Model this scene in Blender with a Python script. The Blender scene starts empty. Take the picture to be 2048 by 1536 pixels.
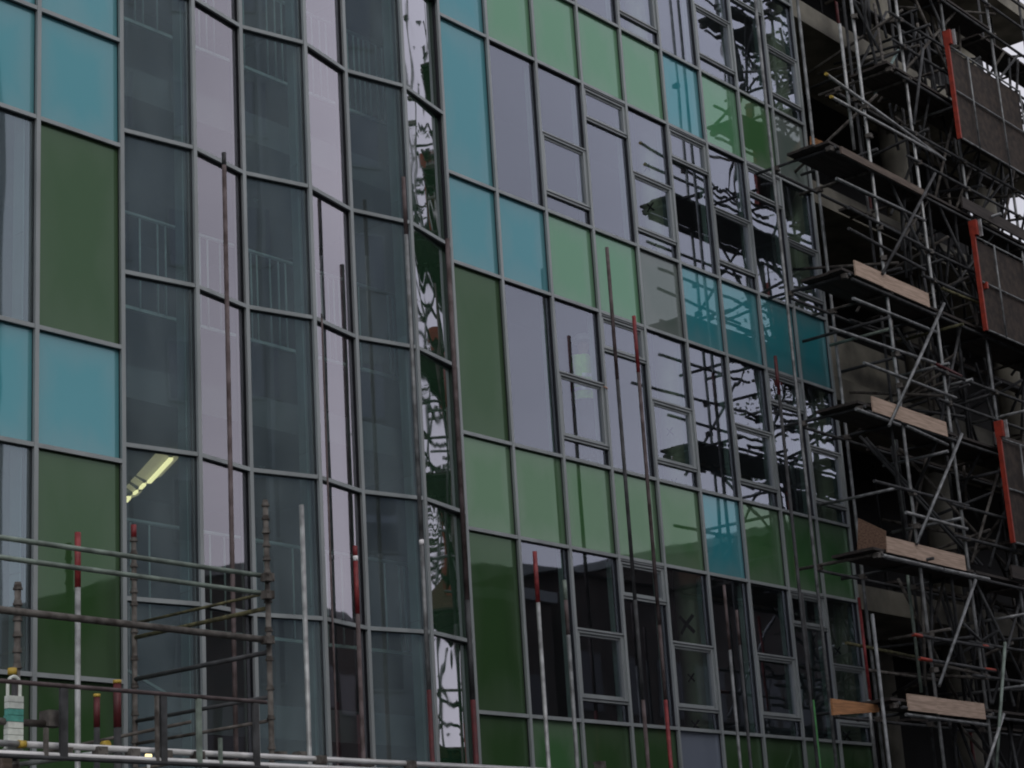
import bpy, bmesh, math, random
from mathutils import Vector, Matrix
random.seed(7)
SC = bpy.context.scene
COL = SC.collection

# ------------------------------------------------------------------ camera
EYE = 1.6
F_PX, YAW, PIT, ROL = 3923.75, math.radians(38.76511), math.radians(16.3302), math.radians(-3.65241)
fw = Vector((math.cos(YAW)*math.cos(PIT), math.sin(YAW)*math.cos(PIT), math.sin(PIT)))
r0 = Vector((math.sin(YAW), -math.cos(YAW), 0)); u0 = r0.cross(fw)
rt = math.cos(ROL)*r0 + math.sin(ROL)*u0
up = -math.sin(ROL)*r0 + math.cos(ROL)*u0
cam_d = bpy.data.cameras.new('camera'); cam = bpy.data.objects.new('camera', cam_d); COL.objects.link(cam)
cam.matrix_world = Matrix(((rt.x, up.x, -fw.x, 0), (rt.y, up.y, -fw.y, 0), (rt.z, up.z, -fw.z, EYE), (0, 0, 0, 1)))
cam_d.sensor_width = 36; cam_d.lens = F_PX/2048*36; cam_d.clip_start = .1; cam_d.clip_end = 3000
SC.camera = cam

# ------------------------------------------------------------------ sky, sun, exposure
SUN_EL, SUN_AZ = 38, 200
w = bpy.data.worlds.new('World'); SC.world = w; w.use_nodes = True
nt = w.node_tree; N = nt.nodes; L = nt.links
for n in list(N): N.remove(n)
out = N.new('ShaderNodeOutputWorld'); bg = N.new('ShaderNodeBackground'); sky = N.new('ShaderNodeTexSky')
sky.sky_type = 'NISHITA'; sky.sun_disc = False
sky.sun_elevation = math.radians(SUN_EL); sky.sun_rotation = math.radians(SUN_AZ); sky.dust_density = 4
hs = N.new('ShaderNodeHueSaturation'); hs.inputs['Saturation'].default_value = .35
L.new(sky.outputs[0], hs.inputs['Color'])
tc = N.new('ShaderNodeTexCoord'); mp = N.new('ShaderNodeMapping'); mp.inputs['Scale'].default_value = (1, 1, 2.6)
nz = N.new('ShaderNodeTexNoise'); nz.inputs['Scale'].default_value = 1.7; nz.inputs['Detail'].default_value = 5
L.new(tc.outputs['Generated'], mp.inputs[0]); L.new(mp.outputs[0], nz.inputs['Vector'])
cr = N.new('ShaderNodeValToRGB'); cr.color_ramp.elements[0].position = .3; cr.color_ramp.elements[1].position = .7
cr.color_ramp.elements[0].color = (.62, .63, .68, 1); cr.color_ramp.elements[1].color = (.98, .97, 1, 1)
L.new(nz.outputs[0], cr.inputs[0])
sc = N.new('ShaderNodeMix'); sc.data_type = 'RGBA'; sc.blend_type = 'MULTIPLY'; sc.inputs[0].default_value = 1
L.new(cr.outputs[0], sc.inputs[6]); sc.inputs[7].default_value = (12.5, 12.3, 12.9, 1)
mx = N.new('ShaderNodeMix'); mx.data_type = 'RGBA'; mx.inputs[0].default_value = .82
L.new(hs.outputs[0], mx.inputs[6]); L.new(sc.outputs[2], mx.inputs[7])
L.new(mx.outputs[2], bg.inputs[0]); bg.inputs[1].default_value = .085
L.new(bg.outputs[0], out.inputs[0])
sd = bpy.data.lights.new('sun', 'SUN'); sd.energy = .5; sd.angle = math.radians(20); sd.color = (1, .95, .88)
so = bpy.data.objects.new('sun', sd); COL.objects.link(so)
# sun_rotation is measured clockwise from +Y; the lamp points away from the same direction
sv = Vector((math.sin(math.radians(SUN_AZ))*math.cos(math.radians(SUN_EL)), math.cos(math.radians(SUN_AZ))*math.cos(math.radians(SUN_EL)), math.sin(math.radians(SUN_EL))))
so.rotation_euler = sv.to_track_quat('Z', 'Y').to_euler(); so.location = (0, -10, 60)
SC.view_settings.view_transform = 'Standard'; SC.view_settings.look = 'None'
SC.view_settings.exposure = 0; SC.view_settings.gamma = 1; SC.view_settings.use_curve_mapping = False
SC.render.resolution_x, SC.render.resolution_y = 1024, 768
try:
    SC.cycles.transparent_max_bounces = 24; SC.cycles.max_bounces = 10; SC.cycles.glossy_bounces = 5
    SC.cycles.caustics_reflective = False; SC.cycles.filter_width = 2.0
except Exception: pass

# ------------------------------------------------------------------ helpers
def ray(x, y): return fw*F_PX + rt*(x-1024) - up*(y-768)
def at(x, y, Y): d = ray(x, y); return d*(Y/d.y) + Vector((0, 0, EYE))
def atx(x, y, X): d = ray(x, y); return d*(X/d.x) + Vector((0, 0, EYE))
def atz(x, y, Z): d = ray(x, y); return d*((Z-EYE)/d.z) + Vector((0, 0, EYE))
def empty(name, loc, label=None, cat=None, group=None, kind=None):
    o = bpy.data.objects.new(name, None); o.empty_display_size = .2; o.location = loc; COL.objects.link(o)
    tag(o, label, cat, group, kind); return o
def tag(o, label=None, cat=None, group=None, kind=None):
    if label: o['label'] = label
    if cat: o['category'] = cat
    if group: o['group'] = group
    if kind: o['kind'] = kind
    return o
def wloc(o):
    v = Vector(o.location)
    while o.parent: o = o.parent; v = v + Vector(o.location)
    return v
class MB:
    def __init__(s): s.v = []; s.f = []; s.m = []
    def add(s, v, f, mi=0):
        b = len(s.v); s.v += [tuple(p) for p in v]; s.f += [tuple(i+b for i in q) for q in f]; s.m += [mi]*len(f); return s
    def box(s, x0, x1, y0, y1, z0, z1, mi=0):
        return s.add([(x0,y0,z0),(x1,y0,z0),(x1,y1,z0),(x0,y1,z0),(x0,y0,z1),(x1,y0,z1),(x1,y1,z1),(x0,y1,z1)],
                     [(0,3,2,1),(4,5,6,7),(0,1,5,4),(1,2,6,5),(2,3,7,6),(3,0,4,7)], mi)
    def tube(s, p, q, r, n=10, r2=None, mi=0):
        p = Vector(p); q = Vector(q); r2 = r if r2 is None else r2
        d = (q-p).normalized(); a = d.orthogonal().normalized(); b = d.cross(a)
        v = [p+(a*math.cos(2*math.pi*i/n)+b*math.sin(2*math.pi*i/n))*r for i in range(n)]
        v += [q+(a*math.cos(2*math.pi*i/n)+b*math.sin(2*math.pi*i/n))*r2 for i in range(n)]
        f = [(i, (i+1) % n, n+(i+1) % n, n+i) for i in range(n)] + [tuple(range(n-1, -1, -1)), tuple(range(n, 2*n))]
        return s.add(v, f, mi)
    def prism(s, pts, off, mi=0):      # closed polygon swept by a vector
        n = len(pts); off = Vector(off)
        v = [Vector(p) for p in pts]; v += [p+off for p in v[:n]]
        f = [tuple(range(n-1, -1, -1)), tuple(range(n, 2*n))] + [(i, (i+1) % n, n+(i+1) % n, n+i) for i in range(n)]
        return s.add(v, f, mi)
    def mesh(s, name, mats, smooth=False):
        me = bpy.data.meshes.new(name); me.from_pydata(s.v, [], s.f)
        for m in (mats if isinstance(mats, (list, tuple)) else [mats]): me.materials.append(m)
        me.polygons.foreach_set('material_index', s.m)
        bm = bmesh.new(); bm.from_mesh(me); bmesh.ops.recalc_face_normals(bm, faces=bm.faces); bm.to_mesh(me); bm.free()
        if smooth:
            me.polygons.foreach_set('use_smooth', [len(p.vertices) == 4 for p in me.polygons])
        me.update(); return me
    def build(s, name, mats, parent=None, origin=None, smooth=False, rotz=0):
        """vertices are in world coordinates (or local when origin is given together with them)"""
        o = bpy.data.objects.new(name, None) if False else None
        base = Vector(origin) if origin is not None else Vector((0, 0, 0))
        me = s.mesh(name, mats, smooth)
        o = bpy.data.objects.new(name, me); COL.objects.link(o)
        if parent is not None:
            o.parent = parent; o.location = base - wloc(parent)
        else: o.location = base
        o.rotation_euler.z = rotz
        return o
def link_mesh(name, me, loc, parent, rot=None):
    o = bpy.data.objects.new(name, me); COL.objects.link(o); o.parent = parent
    o.location = Vector(loc) - (wloc(parent) if parent else Vector((0, 0, 0)))
    if rot is not None:
        o.rotation_mode = 'QUATERNION'; o.rotation_quaternion = rot
    return o
def tubeobj(name, p, q, mat, parent, r=.0242, n=10):
    p = Vector(p); q = Vector(q)
    return MB().tube((0, 0, 0), q-p, r, n).build(name, mat, parent, origin=p, smooth=True)

# ------------------------------------------------------------------ materials
def mat(name, col, rough=.6, metal=0, var=.25, scale=6, bump=0, col2=None, spec=.5, detail=5, stretch=(1, 1, 1), lo=.35, hi=.65):
    m = bpy.data.materials.new(name); m.use_nodes = True; t = m.node_tree; b = t.nodes['Principled BSDF']
    b.inputs['Roughness'].default_value = rough; b.inputs['Metallic'].default_value = metal
    b.inputs['Specular IOR Level'].default_value = spec
    tc = t.nodes.new('ShaderNodeTexCoord'); mp = t.nodes.new('ShaderNodeMapping'); mp.inputs['Scale'].default_value = stretch
    oi = t.nodes.new('ShaderNodeObjectInfo'); va = t.nodes.new('ShaderNodeVectorMath'); va.operation = 'ADD'
    sc_ = t.nodes.new('ShaderNodeMath'); sc_.operation = 'MULTIPLY'; sc_.inputs[1].default_value = 37.0
    t.links.new(oi.outputs['Random'], sc_.inputs[0]); t.links.new(tc.outputs['Object'], mp.inputs[0])
    t.links.new(mp.outputs[0], va.inputs[0]); t.links.new(sc_.outputs[0], va.inputs[1])
    n = t.nodes.new('ShaderNodeTexNoise'); n.inputs['Scale'].default_value = scale; n.inputs['Detail'].default_value = detail
    t.links.new(va.outputs[0], n.inputs['Vector'])
    r = t.nodes.new('ShaderNodeValToRGB'); r.color_ramp.elements[0].position = lo; r.color_ramp.elements[1].position = hi
    c2 = col2 or tuple(min(1, c*(1+var)) for c in col)
    r.color_ramp.elements[0].color = (*[c*(1-var) for c in col], 1); r.color_ramp.elements[1].color = (*c2, 1)
    t.links.new(n.outputs[0], r.inputs[0]); t.links.new(r.outputs[0], b.inputs['Base Color'])
    if bump:
        bu = t.nodes.new('ShaderNodeBump'); bu.inputs['Strength'].default_value = bump; bu.inputs['Distance'].default_value = .01
        t.links.new(n.outputs[0], bu.inputs['Height']); t.links.new(bu.outputs[0], b.inputs['Normal'])
    return m
def wave_normal(t, amp, scale, amp2=0, stretch=(1, 1, .45)):
    """slow ripple of a pane, different for every pane"""
    tc = t.nodes.new('ShaderNodeTexCoord'); mp = t.nodes.new('ShaderNodeMapping'); mp.inputs['Scale'].default_value = stretch
    oi = t.nodes.new('ShaderNodeObjectInfo'); k = t.nodes.new('ShaderNodeMath'); k.operation = 'MULTIPLY'; k.inputs[1].default_value = 61
    va = t.nodes.new('ShaderNodeVectorMath'); va.operation = 'ADD'
    t.links.new(oi.outputs['Random'], k.inputs[0]); t.links.new(tc.outputs['Object'], mp.inputs[0])
    t.links.new(mp.outputs[0], va.inputs[0]); t.links.new(k.outputs[0], va.inputs[1])
    n = t.nodes.new('ShaderNodeTexNoise'); n.inputs['Scale'].default_value = scale; n.inputs['Detail'].default_value = 1
    n.inputs['Roughness'].default_value = .3
    t.links.new(va.outputs[0], n.inputs['Vector'])
    bu = t.nodes.new('ShaderNodeBump'); bu.inputs['Strength'].default_value = 1; bu.inputs['Distance'].default_value = amp
    t.links.new(n.outputs[0], bu.inputs['Height'])
    return bu, va
def fresnel(t, mult):
    g = t.nodes.new('ShaderNodeNewGeometry'); d = t.nodes.new('ShaderNodeVectorMath'); d.operation = 'DOT_PRODUCT'
    t.links.new(g.outputs['Incoming'], d.inputs[0]); t.links.new(g.outputs['Normal'], d.inputs[1])
    prev = d.outputs['Value']
    for op, v in (('ABSOLUTE', None), ('SUBTRACT', 1), ('POWER', 5), ('MULTIPLY', .96), ('ADD', .04), ('MULTIPLY', mult)):
        n = t.nodes.new('ShaderNodeMath'); n.operation = op
        if op == 'SUBTRACT': n.inputs[0].default_value = 1; t.links.new(prev, n.inputs[1])
        else:
            t.links.new(prev, n.inputs[0])
            if v is not None: n.inputs[1].default_value = v
        prev = n.outputs[0]
    n.use_clamp = True
    return prev
def glass(name, tint=(.78, .86, .84), gcol=(.80, .85, 1), mult=4.9, amp=.0006, scale=2.0, film=0, fcol=(.42, .46, .50)):
    m = bpy.data.materials.new(name); m.use_nodes = True; t = m.node_tree
    for n in list(t.nodes): t.nodes.remove(n)
    o = t.nodes.new('ShaderNodeOutputMaterial'); tr = t.nodes.new('ShaderNodeBsdfTransparent'); tr.inputs[0].default_value = (*tint, 1)
    g = t.nodes.new('ShaderNodeBsdfGlossy'); g.inputs['Roughness'].default_value = .015; g.inputs[0].default_value = (*gcol, 1)
    mu = fresnel(t, mult)
    bu, va = wave_normal(t, amp, scale); t.links.new(bu.outputs[0], g.inputs['Normal'])
    ms = t.nodes.new('ShaderNodeMixShader'); t.links.new(mu, ms.inputs[0])
    t.links.new(tr.outputs[0], ms.inputs[1]); t.links.new(g.outputs[0], ms.inputs[2])
    # thin diffuse film: site dust, plus painted haze on the bluish panes
    df = t.nodes.new('ShaderNodeBsdfDiffuse'); df.inputs[0].default_value = (*fcol, 1)
    dn = t.nodes.new('ShaderNodeTexNoise'); dn.inputs['Scale'].default_value = 2.2; dn.inputs['Detail'].default_value = 7
    t.links.new(va.outputs[0], dn.inputs['Vector'])
    dr = t.nodes.new('ShaderNodeMapRange'); dr.inputs[1].default_value = .35; dr.inputs[2].default_value = .75
    dr.inputs[3].default_value = film*.4; dr.inputs[4].default_value = film
    t.links.new(dn.outputs[0], dr.inputs[0])
    m2 = t.nodes.new('ShaderNodeMixShader'); t.links.new(dr.outputs[0], m2.inputs[0])
    t.links.new(ms.outputs[0], m2.inputs[1]); t.links.new(df.outputs[0], m2.inputs[2]); t.links.new(m2.outputs[0], o.inputs[0])
    return m
def colour_glass(name, col, gcol, mult=2.6, amp=.0016, haze=.8):
    """back-painted glass: a colour under a reflecting face; the rim of each pane is misted"""
    m = bpy.data.materials.new(name); m.use_nodes = True; t = m.node_tree
    for n in list(t.nodes): t.nodes.remove(n)
    o = t.nodes.new('ShaderNodeOutputMaterial'); d = t.nodes.new('ShaderNodeBsdfDiffuse')
    g = t.nodes.new('ShaderNodeBsdfGlossy'); g.inputs['Roughness'].default_value = .03; g.inputs[0].default_value = (*gcol, 1)
    mu = fresnel(t, mult)
    bu, va = wave_normal(t, amp, 2.2); t.links.new(bu.outputs[0], g.inputs['Normal'])
    rn = t.nodes.new('ShaderNodeTexNoise'); rn.inputs['Scale'].default_value = 5; rn.inputs['Detail'].default_value = 8
    t.links.new(va.outputs[0], rn.inputs['Vector']); rr_ = t.nodes.new('ShaderNodeMapRange')
    rr_.inputs[1].default_value = .35; rr_.inputs[2].default_value = .7; rr_.inputs[3].default_value = .01; rr_.inputs[4].default_value = .035
    t.links.new(rn.outputs[0], rr_.inputs[0]); t.links.new(rr_.outputs[0], g.inputs['Roughness'])
    # cloudy condensation, heavier at the rim of the pane
    tc = t.nodes.new('ShaderNodeTexCoord'); sp = t.nodes.new('ShaderNodeSeparateXYZ'); t.links.new(tc.outputs['Generated'], sp.inputs[0])
    def edge(sock):
        a = t.nodes.new('ShaderNodeMath'); a.operation = 'SUBTRACT'; a.inputs[1].default_value = .5; t.links.new(sock, a.inputs[0])
        b = t.nodes.new('ShaderNodeMath'); b.operation = 'ABSOLUTE'; t.links.new(a.outputs[0], b.inputs[0]); return b.outputs[0]
    e1, e2 = edge(sp.outputs[0]), edge(sp.outputs[2])
    mxn = t.nodes.new('ShaderNodeMath'); mxn.operation = 'MAXIMUM'; t.links.new(e1, mxn.inputs[0]); t.links.new(e2, mxn.inputs[1])
    nz = t.nodes.new('ShaderNodeTexNoise'); nz.inputs['Scale'].default_value = 2.4; nz.inputs['Detail'].default_value = 4; t.links.new(va.outputs[0], nz.inputs['Vector'])
    ad = t.nodes.new('ShaderNodeMath'); ad.operation = 'MULTIPLY_ADD'; ad.inputs[1].default_value = .5; t.links.new(nz.outputs[0], ad.inputs[0]); t.links.new(mxn.outputs[0], ad.inputs[2])
    mr = t.nodes.new('ShaderNodeMapRange'); mr.inputs[1].default_value = .42; mr.inputs[2].default_value = .78; mr.inputs[3].default_value = 0; mr.inputs[4].default_value = haze
    mr.interpolation_type = 'SMOOTHSTEP'; t.links.new(ad.outputs[0], mr.inputs[0])
    mc = t.nodes.new('ShaderNodeMix'); mc.data_type = 'RGBA'; t.links.new(mr.outputs[0], mc.inputs[0])
    mc.inputs[6].default_value = (*col, 1); mc.inputs[7].default_value = (*[c*.7+.09 for c in col], 1)
    t.links.new(mc.outputs[2], d.inputs[0])
    ms = t.nodes.new('ShaderNodeMixShader'); t.links.new(mu, ms.inputs[0]); t.links.new(d.outputs[0], ms.inputs[1]); t.links.new(g.outputs[0], ms.inputs[2])
    t.links.new(ms.outputs[0], o.inputs[0]); return m
def lamp_mat(name, col, s):
    m = bpy.data.materials.new(name); m.use_nodes = True; b = m.node_tree.nodes['Principled BSDF']
    b.inputs['Base Color'].default_value = (.8, .8, .7, 1); b.inputs['Emission Color'].default_value = (*col, 1); b.inputs['Emission Strength'].default_value = s
    return m
M = dict(
    alu=mat('grey aluminium', (.31, .34, .34), .42, .25, .12, 3, stretch=(1, 1, .3)),
    gasket=mat('black gasket', (.012, .013, .018), .5, 0, .2, 9),
    galv=mat('galvanised steel', (.19, .20, .20), .48, .35, .45, 7, .15, detail=8),
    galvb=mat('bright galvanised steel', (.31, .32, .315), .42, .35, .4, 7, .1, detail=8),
    wet=mat('glint pale galvanised steel', (.62, .62, .61), .2, .15, .15, 5),  # pale base colour carries the sky glint on rain wet steel
    galvd=mat('dull dark steel', (.05, .052, .054), .7, .2, .5, 6, .2, detail=8),  # darkest of the plain steel tones
    rust=mat('rusty steel', (.085, .07, .058), .8, .1, .5, 9, .3, col2=(.15, .14, .125)),
    brown=mat('brown oxidised steel', (.085, .055, .05), .7, .15, .45, 6, .2, col2=(.14, .11, .11)),
    red=mat('red paint', (.21, .010, .015), .5, 0, .3, 12, .1, col2=(.28, .04, .04)),
    dred=mat('dark red paint', (.085, .010, .012), .55, 0, .3, 12),
    orange=mat('orange paint', (.30, .028, .010), .55, 0, .25, 9),
    yellow=mat('yellow plastic cap', (.42, .29, .04), .5, 0, .2, 12),
    ply=mat('pale plywood', (.47, .34, .25), .75, 0, .22, 5, .1, stretch=(.6, 6, 9), col2=(.58, .43, .33)),
    ply2=mat('orange brown plywood', (.40, .19, .08), .75, 0, .3, 5, stretch=(.6, 6, 9)),
    plank=mat('dark brown scaffold board', (.035, .028, .024), .8, 0, .4, 4, .1, stretch=(.5, 6, 6)),  # same dark brown on every face of the boards
    colm=mat('lightened green grey concrete', (.40, .45, .33), .8, 0, .15, 3),  # concrete colour raised so the indoor columns look lit
    gpaint=mat('fresh green paint', (.05, .22, .06), .5, 0, .2, 9),
    ply3=mat('dark brown plywood', (.17, .10, .065), .8, 0, .35, 5, stretch=(.6, 6, 9)),  # darker brown tone for one plywood sheet
    bark=mat('grey brown bark', (.09, .07, .055), .9, 0, .4, 8, .3),
    leaf=mat('dark green leaf', (.035, .075, .022), .6, 0, .5, .8, col2=(.07, .13, .04)),
    conc=mat('pale concrete', (.20, .19, .155), .85, 0, .4, 1.6, .1),
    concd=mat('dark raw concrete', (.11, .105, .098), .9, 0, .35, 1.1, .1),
    black=mat('shade black interior', (.012, .012, .013), .9, 0, .4, 1.3),  # near black stands in for the shade of unlit rooms
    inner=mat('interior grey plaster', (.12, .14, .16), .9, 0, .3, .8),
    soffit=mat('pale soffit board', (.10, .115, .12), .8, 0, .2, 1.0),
    rod=mat('pale painted steel', (.5, .62, .6), .5, 0, .12, 5),
    teal=mat('pale teal lining board', (.26, .36, .35), .7, 0, .2, 2.0),
    mesh=mat('brown guard mesh', (.032, .022, .016), .85, 0, .5, 9, .2),
    lime=mat('lime high visibility fabric', (.42, .85, .12), .7, 0, .12, 9),
    silver=mat('silver reflective tape', (.6, .62, .62), .35, .3, .1, 9),
    white=mat('white hard plastic', (.8, .82, .82), .35, 0, .05, 6),
    navy=mat('navy work trousers', (.03, .035, .055), .85, 0, .3, 8),
    skin=mat('skin', (.5, .3, .22), .6, 0, .08, 9),
    boot=mat('brown leather boot', (.06, .04, .03), .6, 0, .2, 9),
    mark=mat('black crayon', (.01, .01, .01), .9, 0, .2, 9),
    green=mat('green grey steel', (.20, .25, .21), .55, .2, .35, 7),
    moss=mat('mossy steel', (.09, .085, .04), .85, 0, .6, 14, .3),
    brick=mat('dark brown brick', (.026, .018, .014), .9, 0, .35, 1.5),
    tower=mat('pale grey render', (.36, .41, .44), .85, 0, .18, .25),
    roofm=mat('grey sheet roof', (.15, .165, .165), .6, .2, .2, .8),
    roadm=mat('wet asphalt', (.05, .05, .052), .75, 0, .3, .7, .1),
    strap=mat('white webbing', (.62, .66, .6), .85, 0, .12, 20),
    straptl=mat('teal webbing', (.08, .3, .25), .85, 0, .2, 20),
    tape=mat('white tape', (.8, .8, .8), .6, 0, .05, 9),
    timber=mat('grey brown timber', (.13, .10, .08), .85, 0, .3, 5, stretch=(.6, 6, 6)),
)
V_GL = glass('vision glass', film=.02)
V_GZ = glass('lilac coated glass', gcol=(.95, .91, 1), film=.03, mult=5.2, amp=.0012)
V_GL2 = glass('rippled vision glass', amp=.004, scale=2.6, film=.02)
V_GB = glass('blue tinted glass', tint=(.66, .76, .77), gcol=(.72, .86, .96), mult=5.0, film=.21, fcol=(.38, .47, .47))  # stronger bluish film here is haze painted over the bay panes
V_IN = glass('inner glass face', tint=(.93, .96, .95), gcol=(.9, .95, .95), mult=.6, amp=.001, film=0)
CG = dict(
    cyan=colour_glass('cyan back painted glass', (.045, .27, .31), (.60, .90, .98), 3.0),
    lgreen=colour_glass('light green back painted glass', (.10, .29, .135), (.68, .92, .82), 3.0),
    green=colour_glass('mid green back painted glass', (.065, .165, .065), (.58, .80, .62), 2.9),
    olive=colour_glass('olive green back painted glass', (.036, .082, .030), (.42, .58, .44), 2.4, haze=.3),
    grey=colour_glass('grey green back painted glass', (.13, .17, .15), (.66, .72, .72), 2.8),
    lilac=colour_glass('lilac grey back painted glass', (.18, .21, .26), (.8, .85, 1), haze=.2),
    strip=colour_glass('dark green rippled glass', (.025, .07, .035), (.92, .90, 1), 4.4, .005, haze=.15),
)

# ------------------------------------------------------------------ ground
g = MB().add([(-900, -900, 0), (900, -900, 0), (900, 900, 0), (-900, 900, 0)], [(0, 1, 2, 3)]).build('ground', M['roadm'])
tag(g, kind='structure')

# ------------------------------------------------------------------ the glass building
K = .72
YF = 14.4
GB = empty('glass_building', (17, YF, 0), 'long glass building front of cyan, green and clear panes with a zigzag bay', 'building')
Tz = {k: v*K+EYE for k, v in dict(Tm=17.445, T0=15.808, T1=12.865, T2=11.245, T3=8.285, T4=6.688, T5=3.747).items()}
ST = 4.57*K
TL = [Tz['T5']-ST, Tz['T4']-ST, Tz['T5'], Tz['T4'], Tz['T3'], Tz['T2'], Tz['T1'], Tz['T0'], Tz['Tm'], Tz['T0']+ST, Tz['Tm']+ST]
TL = [0.25, Tz['T4']-ST, Tz['T5'], Tz['T4'], Tz['T3'], Tz['T2'], Tz['T1'], Tz['T0'], Tz['Tm'], Tz['T0']+ST, Tz['Tm']+ST, Tz['T0']+2*ST]
# band index: 1 = T6-T5 spandrel, 2 = T5-T4 window, 3 = T4-T3 spandrel, 4 window, 5 spandrel, 6 window, 7 spandrel, 8 window, 9 spandrel, 10 window
Uz = [v*K+EYE for v in (4.844, 6.927, 9.385, 11.497, 13.907)]
UL = [.25, Uz[1]-ST, Uz[0]] + Uz[1:] + [Uz[3]+ST, Uz[4]+ST, Uz[3]+2*ST]
V = {'L-3': (12.20-1.42, 19.948), 'L-2': (12.20, 19.948), 'L-1': (13.62, 19.948), 'L0': (15.036, 19.948), 'L1': (16.465, 19.948),
     'Z1': (17.637, 19.749), 'Z2': (18.786, 19.958), 'Z3': (19.897, 19.688), 'Z4': (21.057, 19.94), 'Z5': (22.184, 19.695),
     'M0': (23.49, 19.99), 'M1': (24.814, 20), 'M2': (26.187, 20), 'M3': (27.576, 20), 'M4': (28.97, 20), 'M5': (30.358, 20),
     'M6': (31.748, 20), 'M7': (33.184, 20), 'M8': (34.558, 20), 'M9': (35.887, 20)}
VP = {k: Vector((x*K, y*K, 0)) for k, (x, y) in V.items()}
order = list(V)
LEFT = {'L-3': 'ccg', 'L-2': 'gcc'}
def colour(bay, b):
    """None = clear pane"""
    if bay in ('L-3', 'L-2', 'L-1', 'L0'):
        a = bay in ('L0', 'L-2')
        if b in (3, 5, 7, 9): return 'cyan'
        if b == 6: return 'cyan'
        if b == 1: return 'olive'
        if b in (2, 4, 8, 10): return 'olive' if a else None
        return 'olive'
    if bay[0] == 'M':
        i = int(bay[1])
        if b == 0: return None
        if b == 1: return ['olive', 'green', 'olive', 'olive', 'lilac', 'olive', 'olive', 'green', 'olive'][i]
        if b == 3: return ['green', 'green', 'green', 'green', 'green', 'cyan', 'green', 'green', 'green'][i]
        if b == 5: return ['cyan', 'cyan', 'lgreen', 'lgreen', 'grey', 'cyan', 'cyan', 'cyan', 'cyan'][i]
        if b == 7: return ['cyan', 'lgreen', 'lgreen', 'lgreen', 'lgreen', 'cyan', 'lgreen', 'green', 'grey'][i]
        if b == 9: return ['cyan', 'cyan', 'lgreen', 'cyan', 'lgreen', 'cyan', 'cyan', 'lgreen', 'grey'][i]
        if i == 0: return {2: 'olive', 4: 'olive', 6: 'cyan', 8: 'cyan', 10: 'olive'}.get(b)
        return None
    return 'strip' if bay == 'Z5' else None
def oriented(name, mats, A, dirv, nrm, boxes, parent, z0):
    """boxes along a bay: (s0,s1, d0,d1, z0,z1, material index); d grows into the building"""
    ang = math.atan2(dirv.y, dirv.x); mb = MB()
    for b in boxes: mb.box(b[0], b[1], b[2], b[3], b[4]-z0, b[5]-z0, b[6] if len(b) > 6 else 0)
    return mb.build(name, mats, parent, origin=Vector((A.x, A.y, z0)), rotz=ang)
def pane(A, dv, s0, s1, z0, z1, gm, parent, name='glass_pane', tilt=0, d0=.038):
    mb = MB(); wd = s1-s0; h = z1-z0
    mb.v = []
    x0, x1, y0, y1 = -wd/2, wd/2, 0, .026
    mb.add([(x0,y0,0),(x1,y0,0),(x1,y0,h),(x0,y0,h)], [(0, 1, 2, 3)], 0)
    mb.add([(x0,y1,0),(x1,y1,0),(x1,y1,h),(x0,y1,h)], [(3, 2, 1, 0)], 1)
    mb.add([(x0,y0,0),(x0,y1,0),(x0,y1,h),(x0,y0,h),(x1,y0,0),(x1,y1,0),(x1,y1,h),(x1,y0,h)],
           [(0,3,2,1),(4,5,6,7),(0,1,5,4),(3,7,6,2)], 1)
    me = bpy.data.meshes.new(name); me.from_pydata(mb.v, [], mb.f); me.materials.append(gm); me.materials.append(V_IN)
    me.polygons.foreach_set('material_index', mb.m)
    n = Vector((-dv.y, dv.x, 0)); c = A + dv*((s0+s1)/2) + n*d0
    o = bpy.data.objects.new(name, me); COL.objects.link(o); o.parent = parent
    o.location = Vector((c.x, c.y, z0)) - wloc(parent); o.rotation_euler.z = math.atan2(dv.y, dv.x) + tilt
    return o
def cpanel(A, dv, s0, s1, z0, z1, gm, parent, tilt=0):
    n = Vector((-dv.y, dv.x, 0)); c = A + dv*((s0+s1)/2) + n*.038
    wd = s1-s0; h = z1-z0
    return MB().box(-wd/2, wd/2, 0, .03, 0, h).build('glass_panel', gm, parent, origin=(c.x, c.y, z0), rotz=math.atan2(dv.y, dv.x)+tilt)
def casement(A, dv, s0, s1, z0, z1, parent, gm):
    """opening light: rail, double frame and its own pane"""
    W = .062
    n = Vector((-dv.y, dv.x, 0))
    bx = [(s0, s1, .0, .07, z0, z0+W), (s0, s1, .0, .07, z1-W, z1), (s0, s0+W, .003, .067, z0+W, z1-W), (s1-W, s1, .003, .067, z0+W, z1-W),
          (s0+W, s1-W, .028, .07, z0+W, z0+W+.03, 0), (s0+W, s1-W, .028, .07, z1-W-.03, z1-W, 0),
          (s0+.004, s1-.004, -.012, -.002, z1-W*.5-.004, z1-W*.5+.004, 1), (s0+.004, s1-.004, -.012, -.002, z0+W*.5-.004, z0+W*.5+.004, 1)]
    f = oriented('window', [M['alu'], M['gasket']], A, dv, n, bx, parent, z0)
    # its pane is a sub-part: place it in the frame's own axes
    mid = (s0+s1)/2; hw = (s1-s0)/2-W-.002; mb = MB(); h = z1-z0
    zz0, zz1 = W+.032, h-W-.032
    mb.add([(mid-hw, .04, zz0), (mid+hw, .04, zz0), (mid+hw, .04, zz1), (mid-hw, .04, zz1)], [(0, 1, 2, 3)], 0)
    mb.add([(mid-hw, .06, zz0), (mid+hw, .06, zz0), (mid+hw, .06, zz1), (mid-hw, .06, zz1)], [(3, 2, 1, 0)], 1)
    me = bpy.data.meshes.new('pane'); me.from_pydata(mb.v, [], mb.f); me.materials.append(gm); me.materials.append(V_IN)
    me.polygons.foreach_set('material_index', mb.m)
    p = bpy.data.objects.new('pane', me); COL.objects.link(p); p.parent = f
    return f
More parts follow.
